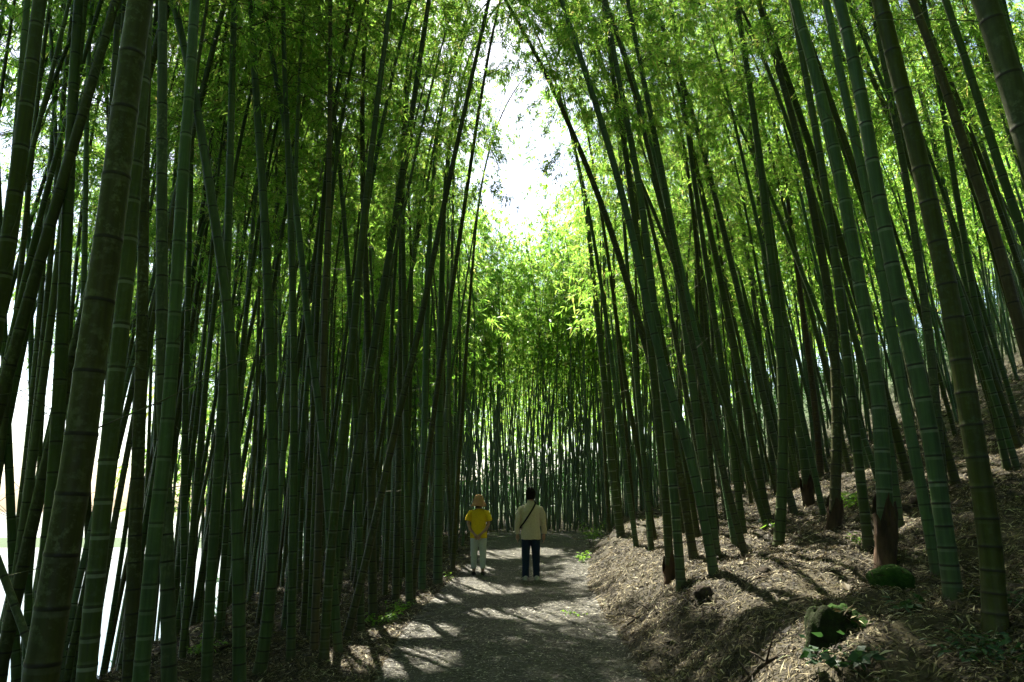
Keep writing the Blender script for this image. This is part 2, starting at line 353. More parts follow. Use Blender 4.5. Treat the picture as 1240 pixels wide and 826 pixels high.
def sheath_mesh(r, h):
    bm = bmesh.new(); n = 20; rows = 9; vs = []
    for k in range(rows):
        z = -.1+(h+.1)*k/(rows-1); row = []
        for i in range(n):
            a = 2*math.pi*i/n; top = (k/(rows-1))**4
            rr = r*(1.30-.08*k/rows)+.010*math.sin(5*a+k*1.3)+.008*math.sin(3*a-k*.8)+.02*max(0, .2-z)
            zz = z+top*(.10*math.sin(2*a+1)+.07*math.sin(5*a)); rr += top*.012
            row.append(bm.verts.new((rr*math.cos(a), rr*math.sin(a), zz)))
        vs.append(row)
    for k in range(rows-1):
        for i in range(n): bm.faces.new((vs[k][i], vs[k][(i+1) % n], vs[k+1][(i+1) % n], vs[k+1][i]))
    def blade(a, z0, ln, out, w):
        prev = None
        for q in range(8):
            t = q/7; rr = r*1.2+out*ln*t**1.3; z = z0+ln*t*(1-.2*out*t); ww = w*(1-t)**.8+.003
            ca, sa = math.cos(a), math.sin(a); p = Vector((rr*ca, rr*sa, z)); s1_ = Vector((-sa, ca, 0)); s2_ = Vector((ca, sa, 0))
            cur = [bm.verts.new(p+s1_*ww*math.cos(2*math.pi*j/8)+(s2_*-.5+Vector((0, 0, .6)))*ww*.7*math.sin(2*math.pi*j/8)) for j in range(8)]
            if prev:
                for j in range(8): bm.faces.new((prev[j], prev[(j+1) % 8], cur[(j+1) % 8], cur[j]))
            prev = cur
    if h > .35:
        blade(-.2, h*.72, .30, .9, .035); blade(2.9, h*.72, .32, .25, .03); blade(2.2, h*.55, .2, .3, .04)
    me = bpy.data.meshes.new('base_sheath'); bm.to_mesh(me); bm.free()
    for p in me.polygons: p.use_smooth = True
    me.materials.append(M['sheath']); return me

HERO_XY = []
def smooth_curve(z, x, y, n=80):
    zz = np.linspace(z[0], z[-1], n); k = np.array([1, 2, 3, 2, 1])/9.
    X = np.interp(zz, z, x); Y = np.interp(zz, z, y)
    for _ in range(18):
        X[2:-2] = np.convolve(X, k, 'valid'); Y[2:-2] = np.convolve(Y, k, 'valid')
    return np.stack([X, Y, zz], 1)
def extend_top(P, Ltot, side, kmax, rng):
    step = .2; P = list(P); L = sum(np.linalg.norm(P[i+1]-P[i]) for i in range(len(P)-1))
    t = norm(np.array(P[-1])-np.array(P[-4])); dirx = np.array([side, rng.uniform(-.5, .5), 0])
    while L < Ltot:
        f = L/Ltot; t = norm(t+dirx*kmax*f**4+np.array([0, 0, -.02*f**6])); P.append(P[-1]+t*step); L += step
    return np.array(P)

GROUPS = {'L': 'bamboo culms left of the path', 'R': 'bamboo culms on the slope right of the path'}
def hero(label, pts, w, kind='mid', depth=None, Lt=13.5, ly=0., sheath=0, sides=14, kmax=.07, dens=1.0, diam=None, crown_start=.46):
    """pts: bottom-first measured photo points; w: width in px at bottom.  depth None: the first point is on the ground."""
    rng = np.random.default_rng(abs(hash(label)) % (2**31)) if False else np.random.default_rng(sum(ord(c)*(i+1) for i, c in enumerate(label)))
    if depth is None: b = ground_hit(*pts[0]); Y0 = b[1]
    else: Y0 = depth
    A = np.array([0, 0, EYE]); W3 = []
    for k, (px, py) in enumerate(pts):
        d = ray(px, py)
        t = Y0/d[1]
        for _ in range(3):
            z = A[2]+d[2]*t; t = (Y0+ly*(z-.3))/d[1]
        W3.append(A+d*t)
    W3 = np.array(W3)
    dist = np.dot(W3[0]-A, CF); r0 = w/FPX*dist/2 if diam is None else diam/2
    if depth is not None:                                  # carry the culm on down to the ground
        p0 = W3[0].copy(); sl = (W3[1]-W3[0]); sl = sl/sl[2]; z = p0[2]
        x, y = p0[0], p0[1]
        while z > H(x, y) and z > -8: z -= .05; x -= sl[0]*.05*.85; y -= sl[1]*.05
        if p0[2]-z > .05: W3 = np.vstack([[x, y, z], W3])
    if W3[0][0] < 0 and dens == 1.0: dens = .6
    base = W3[0].copy(); base[2] = H(base[0], base[1])
    W3[0] = base; W3 = W3[np.concatenate([[True], np.diff(W3[:, 2]) > .02])]
    P = smooth_curve(W3[:, 2], W3[:, 0], W3[:, 1], max(40, len(W3)*12))
    side = -1 if base[0] > 0 else 1
    if len(W3) > 2:
        P = extend_top(P, Lt, side, kmax, rng)
    HERO_XY.append((base[0], base[1]))
    root = empty('bamboo_culm', tuple(base)); tag(root, label, 'bamboo', GROUPS['R' if base[0] > 0 else 'L'])
    Pl = P-base
    me, nodes, S, L = culm_mesh('stem', Pl, max(.02, r0), sides, brown=.5 if sheath else 0)
    obj('stem', me, M['culm_'+kind], root)
    d0 = math.hypot(base[0], base[1]); near = d0 < 12
    (V1, F1), (Vl, Fl) = crown(Pl, S, L, nodes, rng, crown_start, 1.25, int((820 if near else 680)*dens), 6, .10 if near else .115, .0155 if near else .020, 7)
    Vl, Fl = open_leaves(Vl+base, Fl); Vl = Vl-base
    obj('crown', crown_mesh(V1, open_twigs(V1, F1, None, base), Vl, Fl), None, root)
    if sheath:
        o = obj('base_sheath', sheath_mesh(r0, sheath), None, root)
        tl = Pl[min(12, len(Pl)-1)]; o.rotation_euler = Vector(tl).to_track_quat('Z', 'Y').to_euler()
    return root

# ------------------------------------------------------------------ the culms one can tell apart
exec_heroes = [
 # left
 ('thick green culm crossing the top left corner and leaving by the left edge', [(0,362),(11,300),(20,215),(32,130),(48,0)], 22, 'mid', dict(depth=4.6)),
 ('dark green culm just right of the corner culm, rising behind the thickest one', [(54,700),(62,620),(68,560),(75,413),(80,300),(87,140),(95,0)], 18, 'mid', dict(depth=5.6)),
 ('thickest mottled culm at lower left, leaning right with black node rings', [(48,826),(70,693),(95,563),(112,413),(120,375),(140,225),(155,100),(170,0)], 41, 'old', dict(depth=2.75)),
 ('blue-green culm with white node rings hugging the right side of the thickest culm', [(104,826),(112,740),(122,640),(132,540),(145,413),(152,350),(162,225),(172,120),(178,0)], 23, 'young', dict(depth=4.2)),
 ('dark straight culm standing almost vertical at the left, second right of the thickest culm', [(205,826),(203,700),(199,560),(196,413),(196,200),(197,0)], 18, 'old', dict(depth=5.4)),
 ('pale ringed culm that swings in behind the dark straight one and leans right', [(170,826),(178,740),(188,640),(202,530),(210,413),(215,320),(222,200),(229,120),(236,0)], 19, 'young', dict(depth=5.0)),
 ('green culm crossing behind the pale ringed one and leaning left at its top', [(290,826),(289,700),(285,560),(280,413),(273,350),(262,280),(250,200),(238,125),(224,60),(212,10)], 16, 'mid', dict(depth=6.3)),
 ('slim white-ringed culm left of the one that leans left', [(250,826),(252,760),(258,660),(265,560),(272,430),(275,320),(279,180),(282,60),(284,0)], 13, 'young', dict(depth=6.6)),
 ('dark narrow culm between the corner culm and the thickest culm', [(90,826),(88,650),(84,520),(80,400),(73,250),(65,125),(60,0)], 9, 'old', dict(depth=8.5)),
 ('thin crooked dark culm bending over near the top left, behind the thickest culm', [(110,826),(106,600),(105,413),(110,350),(125,250),(135,150),(122,65),(107,0)], 9, 'old', dict(depth=8.8)),
 ('olive culm filling the gap right of the blue-green one', [(157,826),(163,660),(168,540),(172,413),(174,260),(176,130),(180,0)], 17, 'old', dict(depth=5.8)),
 ('dark culm against the bright water near the left edge of the photo', [(20,826),(15,660),(10,540),(6,440),(2,330),(-4,180)], 11, 'mid', dict(depth=7.6)),
 ('ringed slim culm against the bright water, right of the dark one at the left edge', [(31,826),(35,700),(39,560),(38,413),(34,260),(28,120)], 9, 'young', dict(depth=9.0)),
 ('stiff thin green culm between the two ringed culms at the left', [(222,826),(222,660),(224,500),(228,340),(232,180),(236,60)], 9, 'mid', dict(depth=8.6)),
 ('broad green culm curving at its foot, left of the middle of the left stand', [(314,815),(322,780),(331,690),(331,560),(327,413),(320,250),(310,120),(304,0)], 15, 'mid', {}),
 ('green culm of the V pair, straight and leaning right, beside the long diagonal one', [(392,800),(397,713),(405,613),(417,513),(428,413),(432,350),(445,225),(460,100),(473,0)], 12, 'young', dict(dens=1.0, kmax=.1)),
 ('thinner culm of the V pair, parting to the right of its neighbour', [(402,770),(410,640),(420,520),(430,400),(440,280),(455,190),(475,90),(497,0)], 8, 'mid', dict(dens=1.0, kmax=.1)),
 ('long slim dark culm lying diagonally across the left stand', [(420,772),(445,673),(465,583),(482,503),(505,413),(532,275),(550,190),(570,100),(592,0)], 10, 'old', dict(kmax=.03, dens=2.2, crown_start=.40)),
 ('brownish straight culm between the left-leaning culm and the V pair', [(380,790),(384,700),(388,560),(392,413),(398,250),(400,100),(400,0)], 10, 'brown', {}),
 ('green culm starting left of the V pair and leaning left at its top', [(410,792),(403,700),(394,560),(385,480),(375,413),(362,280),(350,175),(335,100),(318,0)], 11, 'mid', {}),
 ('slim culm bending left behind the V pair', [(437,765),(436,640),(430,480),(422,325),(412,210),(402,100),(385,0)], 9, 'mid', {}),
 ('straight dark culm by the leafy seedlings at the left edge of the path', [(496,735),(494,640),(492,520),(490,413),(488,300)], 9, 'mid', {}),
 ('straight dark culm just left of the one by the seedlings', [(479,728),(481,640),(483,520),(485,413),(486,280)], 9, 'old', {}),
 ('sturdy culm at the left edge of the path, nearest to the person in yellow', [(530,708),(531,600),(532,500),(533,413),(536,300)], 11, 'mid', {}),
 ('culm right behind the sturdy one at the left edge of the path', [(511,714),(512,620),(514,500),(517,380),(522,260)], 9, 'young', {}),
 ('slim leaning culm at the corner of the stand beside the person in yellow', [(548,690),(552,620),(558,520),(566,400),(574,300)], 6, 'mid', {}),
 ('straight green culm left of the foot of the long diagonal culm', [(352,800),(354,700),(356,560),(356,413),(352,260),(346,120)], 11, 'mid', {}),
 ('dark culm immediately right of the foot of the long diagonal culm', [(452,752),(450,640),(448,520),(446,413),(442,300)], 11, 'old', {}),
 # right
 ('white-ringed culm behind the bright seedlings at the right edge of the path', [(752,648),(742,588),(737,513),(727,413),(722,375),(710,250),(695,175),(672,70)], 10, 'young', {}),
 ('narrow green culm behind the right edge of the path, leaning over it', [(793,655),(780,578),(765,513),(750,413),(735,300),(715,180)], 7, 'mid', {}),
 ('ringed culm with a dark sheathed foot on the bank, left of its twin', [(812,706),(807,613),(797,513),(787,413),(780,350),(770,275),(755,165),(740,80),(730,0)], 11, 'young', dict(sheath=.26)),
 ('plain green culm standing in front of its sheathed twin at the top of the bank', [(825,712),(820,640),(808,513),(797,413),(793,380),(783,290),(772,210),(750,100),(732,0)], 12, 'mid', dict(dens=1.6, kmax=.1)),
 ('curved culm that leans far over the path, with its foot right of the twins', [(865,697),(850,613),(830,528),(800,440),(780,350),(765,280),(740,185),(710,90),(680,0)], 12, 'mid', dict(dens=3.4, crown_start=.40, kmax=.09)),
 ('longest leaning culm, arching over the path to the top middle of the photo', [(840,676),(828,600),(812,513),(780,413),(755,325),(730,250),(700,175),(660,85),(612,0)], 11, 'old', dict(kmax=.03, dens=2.4, crown_start=.42)),
 ('dark green culm behind and right of the twins', [(867,673),(860,613),(845,513),(832,413),(820,310),(800,200),(780,100),(760,0)], 12, 'mid', {}),
 ('thin culm rising left of the leafy white twig on the slope', [(900,646),(890,563),(877,463),(860,350),(842,230),(825,100),(812,0)], 9, 'mid', {}),
 ('olive culm with pale rings left of the thin one', [(882,630),(872,563),(860,450),(850,340),(835,210),(805,120),(765,0)], 9, 'old', {}),
 ('leaning green culm by the small white stones on the slope', [(930,630),(918,570),(905,500),(888,413),(860,280),(838,180),(815,80)], 10, 'mid', {}),
 ('grey-green culm with a brown foot right of the small white stones', [(942,665),(946,640),(949,513),(945,413),(938,350),(930,280),(920,190),(907,100),(892,0)], 13, 'mid', {}),
 ('slim culm crossing close beside the grey-green one high up', [(960,590),(958,500),(950,413),(928,350),(920,250),(908,150),(895,80),(872,0)], 9, 'mid', {}),
 ('sunlit culm in a dark red-brown sheath on the bright patch of slope', [(980,613),(975,563),(965,488),(952,413),(940,320),(925,220),(908,100)], 11, 'young', dict(sheath=.42)),
 ('olive culm rising between the sunlit sheathed culm and the leafy shrub', [(1010,642),(1012,588),(1014,500),(1010,413),(1003,350),(990,280),(975,200),(955,125),(930,40)], 13, 'old', dict(sheath=.32)),
 ('green culm just right of the leafy shrub on the slope', [(1052,663),(1045,603),(1034,513),(1024,413),(1010,300),(992,180),(970,60)], 12, 'mid', {}),
 ('blue-green ringed culm rising out of a torn red-brown sheath with flaring blades', [(1074,688),(1072,613),(1065,488),(1055,413),(1047,380),(1030,280),(1012,185),(990,100),(962,0)], 19, 'young', dict(sheath=.52)),
 ('slim ringed culm left of the thick pair, its left edge catching the sun', [(1136,698),(1125,638),(1100,513),(1082,413),(1078,390),(1060,280),(1040,190),(1020,100),(1000,0)], 14, 'young', {}),
 ('thick dark culm of the pair near the mossy boulder, ending at the boulder side', [(1155,725),(1135,578),(1120,488),(1102,413),(1092,380),(1072,280),(1057,200),(1040,100),(1016,0)], 21, 'mid', {}),
 ('thickest culm on the right, its foot lowest of all on the slope', [(1206,768),(1200,653),(1180,538),(1160,413),(1150,360),(1135,290),(1115,200),(1090,100),(1065,0)], 27, 'mid', {}),
 ('brown weathered culm running off at the right edge of the photo', [(1262,480),(1235,400),(1215,320),(1195,250),(1170,185),(1140,90),(1105,0)], 14, 'brown', dict(depth=6.6)),
 ('green culm above and right of the brown one, running off at the right edge', [(1262,345),(1240,290),(1220,230),(1200,170),(1175,90),(1145,0)], 12, 'mid', dict(depth=7.0)),
 ('very thick mottled culm crossing the top right corner of the photo', [(1290,300),(1240,165),(1215,62),(1192,0)], 36, 'old', dict(depth=3.4, diam=.135)),
 ('dark culm rooted on the slope between the two thick ones on the right', [(1143,600),(1136,520),(1128,430),(1115,330),(1098,220),(1075,100)], 11, 'old', {}),
 ('culm rooted high on the shady slope at the far right', [(1209,515),(1195,450),(1178,380),(1155,280),(1130,170),(1100,60)], 9, 'mid', {}),
 ('narrow culm behind the torn sheath, dark against the sunlit litter', [(1089,640),(1080,560),(1065,460),(1050,380),(1030,290),(1005,180)], 11, 'mid', {}),
 ('short-footed culm with a brown base far up the slope behind the grey-green one', [(994,578),(990,520),(982,450),(970,360),(955,250)], 8, 'brown', {}),
 ('slim culm far up the slope left of the grey-green one', [(937,594),(932,520),(924,440),(910,340),(892,230)], 8, 'old', {}),
]
for lab, pts, w, kd, kw in exec_heroes: hero(lab, pts, w, kd, **kw)
o_lean = hero('thin dark culm leaning the wrong way across the lower left corner', [(42,800),(24,750),(10,712),(-6,668),(-40,590),(-90,470)], 10, 'old', depth=4.6, Lt=9, dens=.5)

# ------------------------------------------------------------------ culm kinds used for the rest of the grove
def template(seed, Lt, r0, kmax, start, nclus, leafL, leafW, kind, sides=9, per=6):
    rng = np.random.default_rng(seed); P = [np.zeros(3)]; t = norm(np.array([rng.normal(0, .02), rng.normal(0, .02), 1.])); L = 0
    ph = rng.uniform(0, 6)
    while L < Lt:
        f = L/Lt; t = norm(t+np.array([kmax*f**3.5, 0, 0])+np.array([math.sin(L*.5+ph), math.cos(L*.4+ph), 0])*.004); P.append(P[-1]+t*.25); L += .25
    P = np.array(P); me, nodes, S, L = culm_mesh('stem', P, r0, sides); me.materials.append(M['culm_'+kind])
    (V1, F1), (Vl, Fl) = crown(P, S, L, nodes, rng, start, 1.2, nclus, per, leafL, leafW, 6, seed < 200)
    return me, (V1, F1), (Vl, Fl)
TPL = []
for k, (Lt, r0, km, st, kd) in enumerate([(12.5, .048, .05, .36, 'mid'), (13.5, .052, .07, .42, 'old'), (11.5, .042, .04, .32, 'mid'), (12.8, .05, .09, .40, 'young'),
                                          (10.5, .038, .06, .30, 'mid'), (14, .055, .06, .45, 'mid'), (12, .045, .03, .38, 'old'), (13, .046, .05, .34, 'young'),
                                          (12.5, .036, .04, .46, 'pale'), (11.5, .032, .05, .40, 'mid'), (13.5, .038, .04, .5, 'pale'), (12, .034, .03, .46, 'young'), (13.2, .044, .05, .55, 'mid'), (13.8, .046, .06, .57, 'old'), (12.8, .04, .05, .54, 'pale'),
                                          (13.5, .05, .09, .54, 'mid'), (13, .046, .11, .54, 'young')]):
    me, (V1, F1), (Vl, Fl) = template(100+k, Lt, r0, km, st+.09, 760 if k < 8 else (460 if k < 12 else (680 if k < 15 else 1150)), .122, .020, kd)
    TPL.append((me, crown_mesh(V1, F1, Vl, Fl), (V1, F1, Vl, Fl)))

# positions of the rest
cand = []
cells = {}
MAIN = [k for k, (a, b, r) in enumerate(SPOTS) if (a, b) in ((960, 690), (985, 688), (1000, 590), (560, 706), (600, 714), (655, 745), (495, 765), (490, 800), (610, 745), (520, 728), (700, 738))]
def in_sun_lane(x, y):
    for k in MAIN:
        c = SPOT_P[k]; sx, sy = x-c[0], y-c[1]; hx, hy = SUNV[0], SUNV[1]; hl = math.hypot(hx, hy); al = (sx*hx+sy*hy)/hl; pe = abs(sx*hy-sy*hx)/hl
        if 0 < al < 6.5 and pe < SPOT_R[k]*.55: return True
    return False
def try_add(x, y, md):
    ix, iy = int(x//1.1), int(y//1.1)
    for i in (-1, 0, 1):
        for j in (-1, 0, 1):
            for (a, b, m_) in cells.get((ix+i, iy+j), ()):
                if (a-x)**2+(b-y)**2 < (m_ or md)**2: return False
    cells.setdefault((ix, iy), []).append((x, y, 0)); cand.append((x, y)); return True
for a, b in HERO_XY: cells.setdefault((int(a//1.1), int(b//1.1)), []).append((a, b, .3))
rnd = random.Random(5)
def sector(x0, x1, y0, y1, n, md, test=None):
    c = 0
    for _ in range(n*30):
        if c >= n: break
        x, y = rnd.uniform(x0, x1), rnd.uniform(y0, y1)
        u = x-(float(xc(y))+float(hw(y))); v = (float(xc(y))-float(hw(y)))-x
        if y < 27.5 and u < .35 and v < .12: continue
        if test and not test(x, y, u, v): continue
        if in_sun_lane(x, y) and rnd.random() < .8: continue
        if try_add(x, y, md): c += 1
def view_x(x, y): return 620+x/max(y, .1)*FPX*.98
sector(-6.5, -1.4, 8.5, 27, 155, .30, lambda x, y, u, v: v > .1 and v < 5 and view_x(x, y) > 150)      # left margin of the path
sector(-9.5, -3.4, 4.6, 9, 30, .42, lambda x, y, u, v: -80 < view_x(x, y) < 170)
sector(-17, -3, 7.5, 32, 150, .5, lambda x, y, u, v: 2 < v < 6.5+.2*max(0, y-8) and view_x(x, y) > -60)
sector(-6, 9, 27.2, 34, 250, .24)                                                    # the wall at the end
sector(2.0, 14, 9.5, 27, 120, .5, lambda x, y, u, v: u > .5 and view_x(x, y) < 1330)
sector(6.5, 26, 9, 34, 130, .7, lambda x, y, u, v: view_x(x, y) < 1330)
sector(-9, 13, 34, 42, 260, .33)
sector(-14, 36, 34, 46, 150, .7)
sector(-16, 60, 44, 62, 260, 1.0)
sector(-22, 66, 62, 82, 300, 1.2)
sector(18, 60, 12, 44, 330, .9)
cand_view = sorted(cand, key=lambda p: math.hypot(*p))
n_ind = 300-len(exec_heroes)-2
def zone(x, y):
    if y > 26.8 and -6.5 < x < 9.5: return 'end'
    if x < xc(y):
        return 'lnear' if x > -5.2 else 'lfar'
    return 'rnear' if x < 8 else 'rfar'
ZL = {'end': ('slim culm in the dense wall of bamboo closing the end of the path', 'culms in the wall of bamboo at the end of the path'),
      'lnear': ('slim culm in the crowded row along the left side of the path', 'culms crowded along the left side of the path'),
      'lfar': ('slim culm on the ground falling towards the bright water at left', 'culms on the ground falling away at the left'),
      'rnear': ('slim culm among the leaning ones low on the right slope', 'culms low on the right slope'),
      'rfar': ('slim culm high on the shady slope at right', 'culms high on the right slope')}
def lean_of(x, y, rr):
    left = x < float(xc(y))
    toward = 0 if left else math.pi
    if y > 16 and abs(x-float(xc(y))) < 4.5:                     # where the sky opens over the path
        ang = (math.pi if left else 0)+rr.uniform(-1.1, 1.1); tilt = R(rr.uniform(-2, 2.5))
        if not left: tilt = -R(rr.uniform(0, 5))
    elif left and 9 < y < 17.5 and x > -2.9: ang = toward+rr.uniform(-.5, .5); tilt = R(rr.gauss(2, 1.4))
    elif left: ang = toward+rr.uniform(-.8, .8); tilt = R(rr.gauss(.5, 1.5))
    else: ang = toward+rr.uniform(-.5, .5); tilt = R(rr.gauss(8 if y < 15 else 7, 2.5))
    if y > 26.8: ang = rr.uniform(0, 6.28); tilt = R(rr.gauss(0, 3.4))
    return ang, tilt
rr = random.Random(9)
for (x, y) in cand_view[:n_ind]:
    t = TPL[rr.randrange(12)]; ang, tilt = lean_of(x, y, rr)
    if y > 22 or (x < 0 and rr.random() < .8): t = TPL[rr.randrange(8, 12)]
    z = H(x, y); root = empty('bamboo_culm', (x, y, z))
    root.rotation_euler = (Matrix.Rotation(ang, 3, 'Z') @ Matrix.Rotation(tilt, 3, 'Y')).to_euler()
    if x < 0 and y < 22 and rr.random() < .75: t = TPL[rr.randrange(12, 15)]
    if 8 < y < 15.5 and x > 0: t = TPL[rr.randrange(15, 17) if x < float(xc(y)+hw(y))+1.7 and rr.random() < .6 else rr.randrange(0, 8)]
    s = rr.uniform(.82, 1.12)*(1.12 if 8 < y < 17.5 and x > -2.9 else 1); root.scale = (s, s, s*rr.uniform(.95, 1.05))
    zl = ZL[zone(x, y)]; tag(root, zl[0], 'bamboo', zl[1])
    Wm = Matrix.LocRotScale(root.location, root.rotation_euler, root.scale); V1, F1, Vl, Fl = t[2]
    Q = Vl[::4]@np.array(Wm.to_3x3()).T+np.array(Wm.translation)
    cm = crown_mesh(V1, open_twigs(V1, F1, Wm), *open_leaves(Vl, Fl, Wm)) if (~shaded(Q)).sum() > 60 else t[1]
    for nm, me in (('stem', t[0]), ('crown', cm)): link(bpy.data.objects.new(nm, me), root)
# the rest, beyond counting: one mass of stems and one mesh
FT = []
for k, (Lt, r0, km, st, kd) in enumerate([(12, .045, .05, .30, 'mid'), (13, .05, .07, .36, 'old'), (11, .04, .04, .26, 'mid'), (12.5, .045, .08, .33, 'young'), (12, .036, .05, .42, 'pale'), (13, .034, .05, .46, 'pale')]):
    me, (V1, F1), (Vl, Fl) = template(300+k, Lt, r0, km, st+.05, 220, .22, .042, kd, 5, 5)
    n = len(me.vertices); V = np.empty(n*3, np.float32); me.vertices.foreach_get('co', V); F = np.empty(len(me.loops), np.int32); me.loops.foreach_get('vertex_index', F)
    b = np.empty(n, np.float32); me.attributes['band'].data.foreach_get('value', b); lo = np.empty(n, np.float32); me.attributes['low'].data.foreach_get('value', lo)
    FT.append((V.reshape(-1, 3), F.reshape(-1, 4), b, lo, Vl, Fl, {'mid': 0, 'old': 1, 'young': 2, 'pale': 4}[kd]))
for k, (Lt, r0) in enumerate([(11, .045), (12.5, .05)]):               # crowns made fuller so the unseen grove behind the viewer darkens the foreground
    me, (V1, F1), (Vl, Fl) = template(400+k, Lt, r0, .06, .34, 520, .22, .045, 'mid', 5, 6)
    n = len(me.vertices); V = np.empty(n*3, np.float32); me.vertices.foreach_get('co', V); F = np.empty(len(me.loops), np.int32); me.loops.foreach_get('vertex_index', F)
    FT.append((V.reshape(-1, 3), F.reshape(-1, 4), np.zeros(n), np.zeros(n), Vl, Fl, 0))
rest = cand_view[n_ind:]
beh = []
for _ in range(1200):                                               # unseen grove behind and beside the viewer, added to shade the near ground
    x, y = rnd.uniform(-13, 17), rnd.uniform(-13, 12)
    if abs(x-float(xc(y))) < 1.9 or (y > -1.5 and abs(x) < 3.0+.8*max(0, y)): continue
    if all((a-x)**2+(b-y)**2 > .6 for a, b in beh): beh.append((x, y))
Vs, Fs, Bs, Ls_, Ms = [], [], [], [], []; off = 0
for (x, y) in rest+beh[:300]:
    V, F, b, lo, Vl, Fl, mi = FT[6+rr.randrange(2) if y < 12 else (4+rr.randrange(2) if 24 < y < 42 and -9 < x < 12 else rr.randrange(4))]; ang, tilt = lean_of(x, y, rr)
    Rm = np.array(Matrix.Rotation(ang, 3, 'Z') @ Matrix.Rotation(tilt, 3, 'Y'))*rr.uniform(.85, 1.15)
    P0 = np.array([x, y, H(x, y)])
    if 30 < y < 37: k_ = np.random.default_rng(int(x*100)+9999).random(len(Vl)//4) < .4; Vl = Vl.reshape(-1, 4, 3)[k_].reshape(-1, 3)
    Vl, Fl = open_leaves(Vl@Rm.T+P0, Fl)
    Vs += [V@Rm.T+P0, Vl]; Fs += [F+off, Fl+off+len(V)]; off += len(V)+len(Vl)
    Bs += [b, np.zeros(len(Vl))]; Ls_ += [lo, np.zeros(len(Vl))]; Ms += [np.full(len(F), mi), np.full(len(Fl), 3)]
g_ = np.random.default_rng(77); nn = 50000; ux = g_.uniform(-26, 50, nn); uy = g_.uniform(39, 72, nn); hh_ = 1.2+1.6*(.5+.5*np.sin(ux*.9+2*np.sin(uy*.5)))+1.5*(.5+.5*np.sin(ux*.37+1))
uc = np.stack([ux, uy, Hbase(ux, uy)+hh_*g_.uniform(0, 1, nn)**.7], 1); Vl, Fl = leaves_VF(uc, g_.normal(0, 1, uc.shape), g_.uniform(.25, .5, nn), g_.uniform(.06, .12, nn), g_)
Vs.append(Vl); Fs.append(Fl+off); Bs.append(np.zeros(len(Vl))); Ls_.append(np.zeros(len(Vl))); Ms.append(np.full(len(Fl), 5))
me = mesh_np('bamboo_thicket', np.concatenate(Vs), np.concatenate(Fs), {'band': np.concatenate(Bs), 'low': np.concatenate(Ls_)},
             mats=(M['culm_mid'], M['culm_old'], M['culm_young'], M['leaf'], M['culm_pale'], M['ivy']), fmat=np.concatenate(Ms))
tag(obj('bamboo_thicket', me), 'far mass of bamboo stems and leaves behind the nearer culms, plus unseen shading culms round the viewer', 'thicket', kind='stuff')

# ------------------------------------------------------------------ litter
def scatter_litter(n, x0, x1, y0, y1, L, Wd, seed, keep):
    g = np.random.default_rng(seed); x = g.uniform(x0, x1, n); y = g.uniform(y0, y1, n); k = keep(x, y, g); x, y = x[k], y[k]
    e = .05; z = Hbase(x, y); nx = -(Hbase(x+e, y)-z)/e; ny = -(Hbase(x, y+e)-z)/e
    N = norm(np.stack([nx, ny, np.ones_like(nx)], 1)); a = g.uniform(0, 2*np.pi, len(x))
    d = np.stack([np.cos(a), np.sin(a), np.zeros_like(a)], 1); d = norm(d-N*(d*N).sum(1, keepdims=True))
    ip = inpath(x, y); tiltv = g.normal(0, .22, len(x))*np.where(ip, .25, 1)+np.where(ip, .02, .08)
    d = norm(d+N*tiltv[:, None]); w = norm(np.cross(N+g.normal(0, .25, N.shape)*np.where(ip, .2, 1)[:, None], d))
    Ls = (L*g.uniform(.35, 1.3, len(x))*np.where(ip, .6, 1))[:, None]; Ws = (Wd*g.uniform(.5, 1.2, len(x)))[:, None]
    c = np.stack([x, y, z+np.where(ip, g.uniform(.012, .02, len(x)), g.uniform(.004, .03, len(x)))], 1)
    curl = N*g.uniform(-.01, .02, len(x))[:, None]*np.where(ip, .2, 1)[:, None]
    V = np.stack([c-d*Ls*.5, c+w*Ws*.5+curl, c+d*Ls*.5, c-w*Ws*.5+curl], 1).reshape(-1, 3)
    return V
def kp(x, y, g):
    ip = inpath(x, y); vis = np.abs(x)/np.maximum(y, 1) < .85
    v = (xc(y)-hw(y))-x; u = x-(xc(y)+hw(y))
    edge = np.exp(-np.abs(np.maximum(np.abs(x-xc(y))-hw(y), 0))*1.5)*0
    ed = np.clip(1-np.minimum(-u, -v)/.6, 0, 1); clump = .6+.4*sstep(.5+1.1*(np.sin(2.3*x+1.1*y)*np.sin(1.9*y-1.3*x+1)+.6*np.sin(6.1*x+3*y)*np.sin(5.2*y-2*x)))
    p = np.where(ip, .6+.4*ed, clump)*np.where(v > 6, .3, 1)
    return vis & (g.uniform(0, 1, len(x)) < p)
LV = np.concatenate([scatter_litter(210000, -6, 7, 2.5, 9, .10, .013, 1, kp), scatter_litter(190000, -8, 11, 8.5, 17, .13, .018, 2, kp), scatter_litter(60000, -9, 20, 16.5, 29, .17, .03, 3, kp)])
def bits(n, L, Wd, seed, x0=-6, x1=9, y0=2.5, y1=16):
    return scatter_litter(n, x0, x1, y0, y1, L, Wd, seed, lambda x, y, g: (np.abs(x)/np.maximum(y, 1) < .85) & (~inpath(x, y) | (g.uniform(0, 1, len(x)) < .12)))
LV = np.concatenate([LV, bits(2600, .35, .012, 4), bits(900, .16, .06, 5), bits(2500, .5, .02, 6, -8, 16, 12, 28)])
g_ = np.random.default_rng(8)                                      # leaves fallen on the boulder and the stump
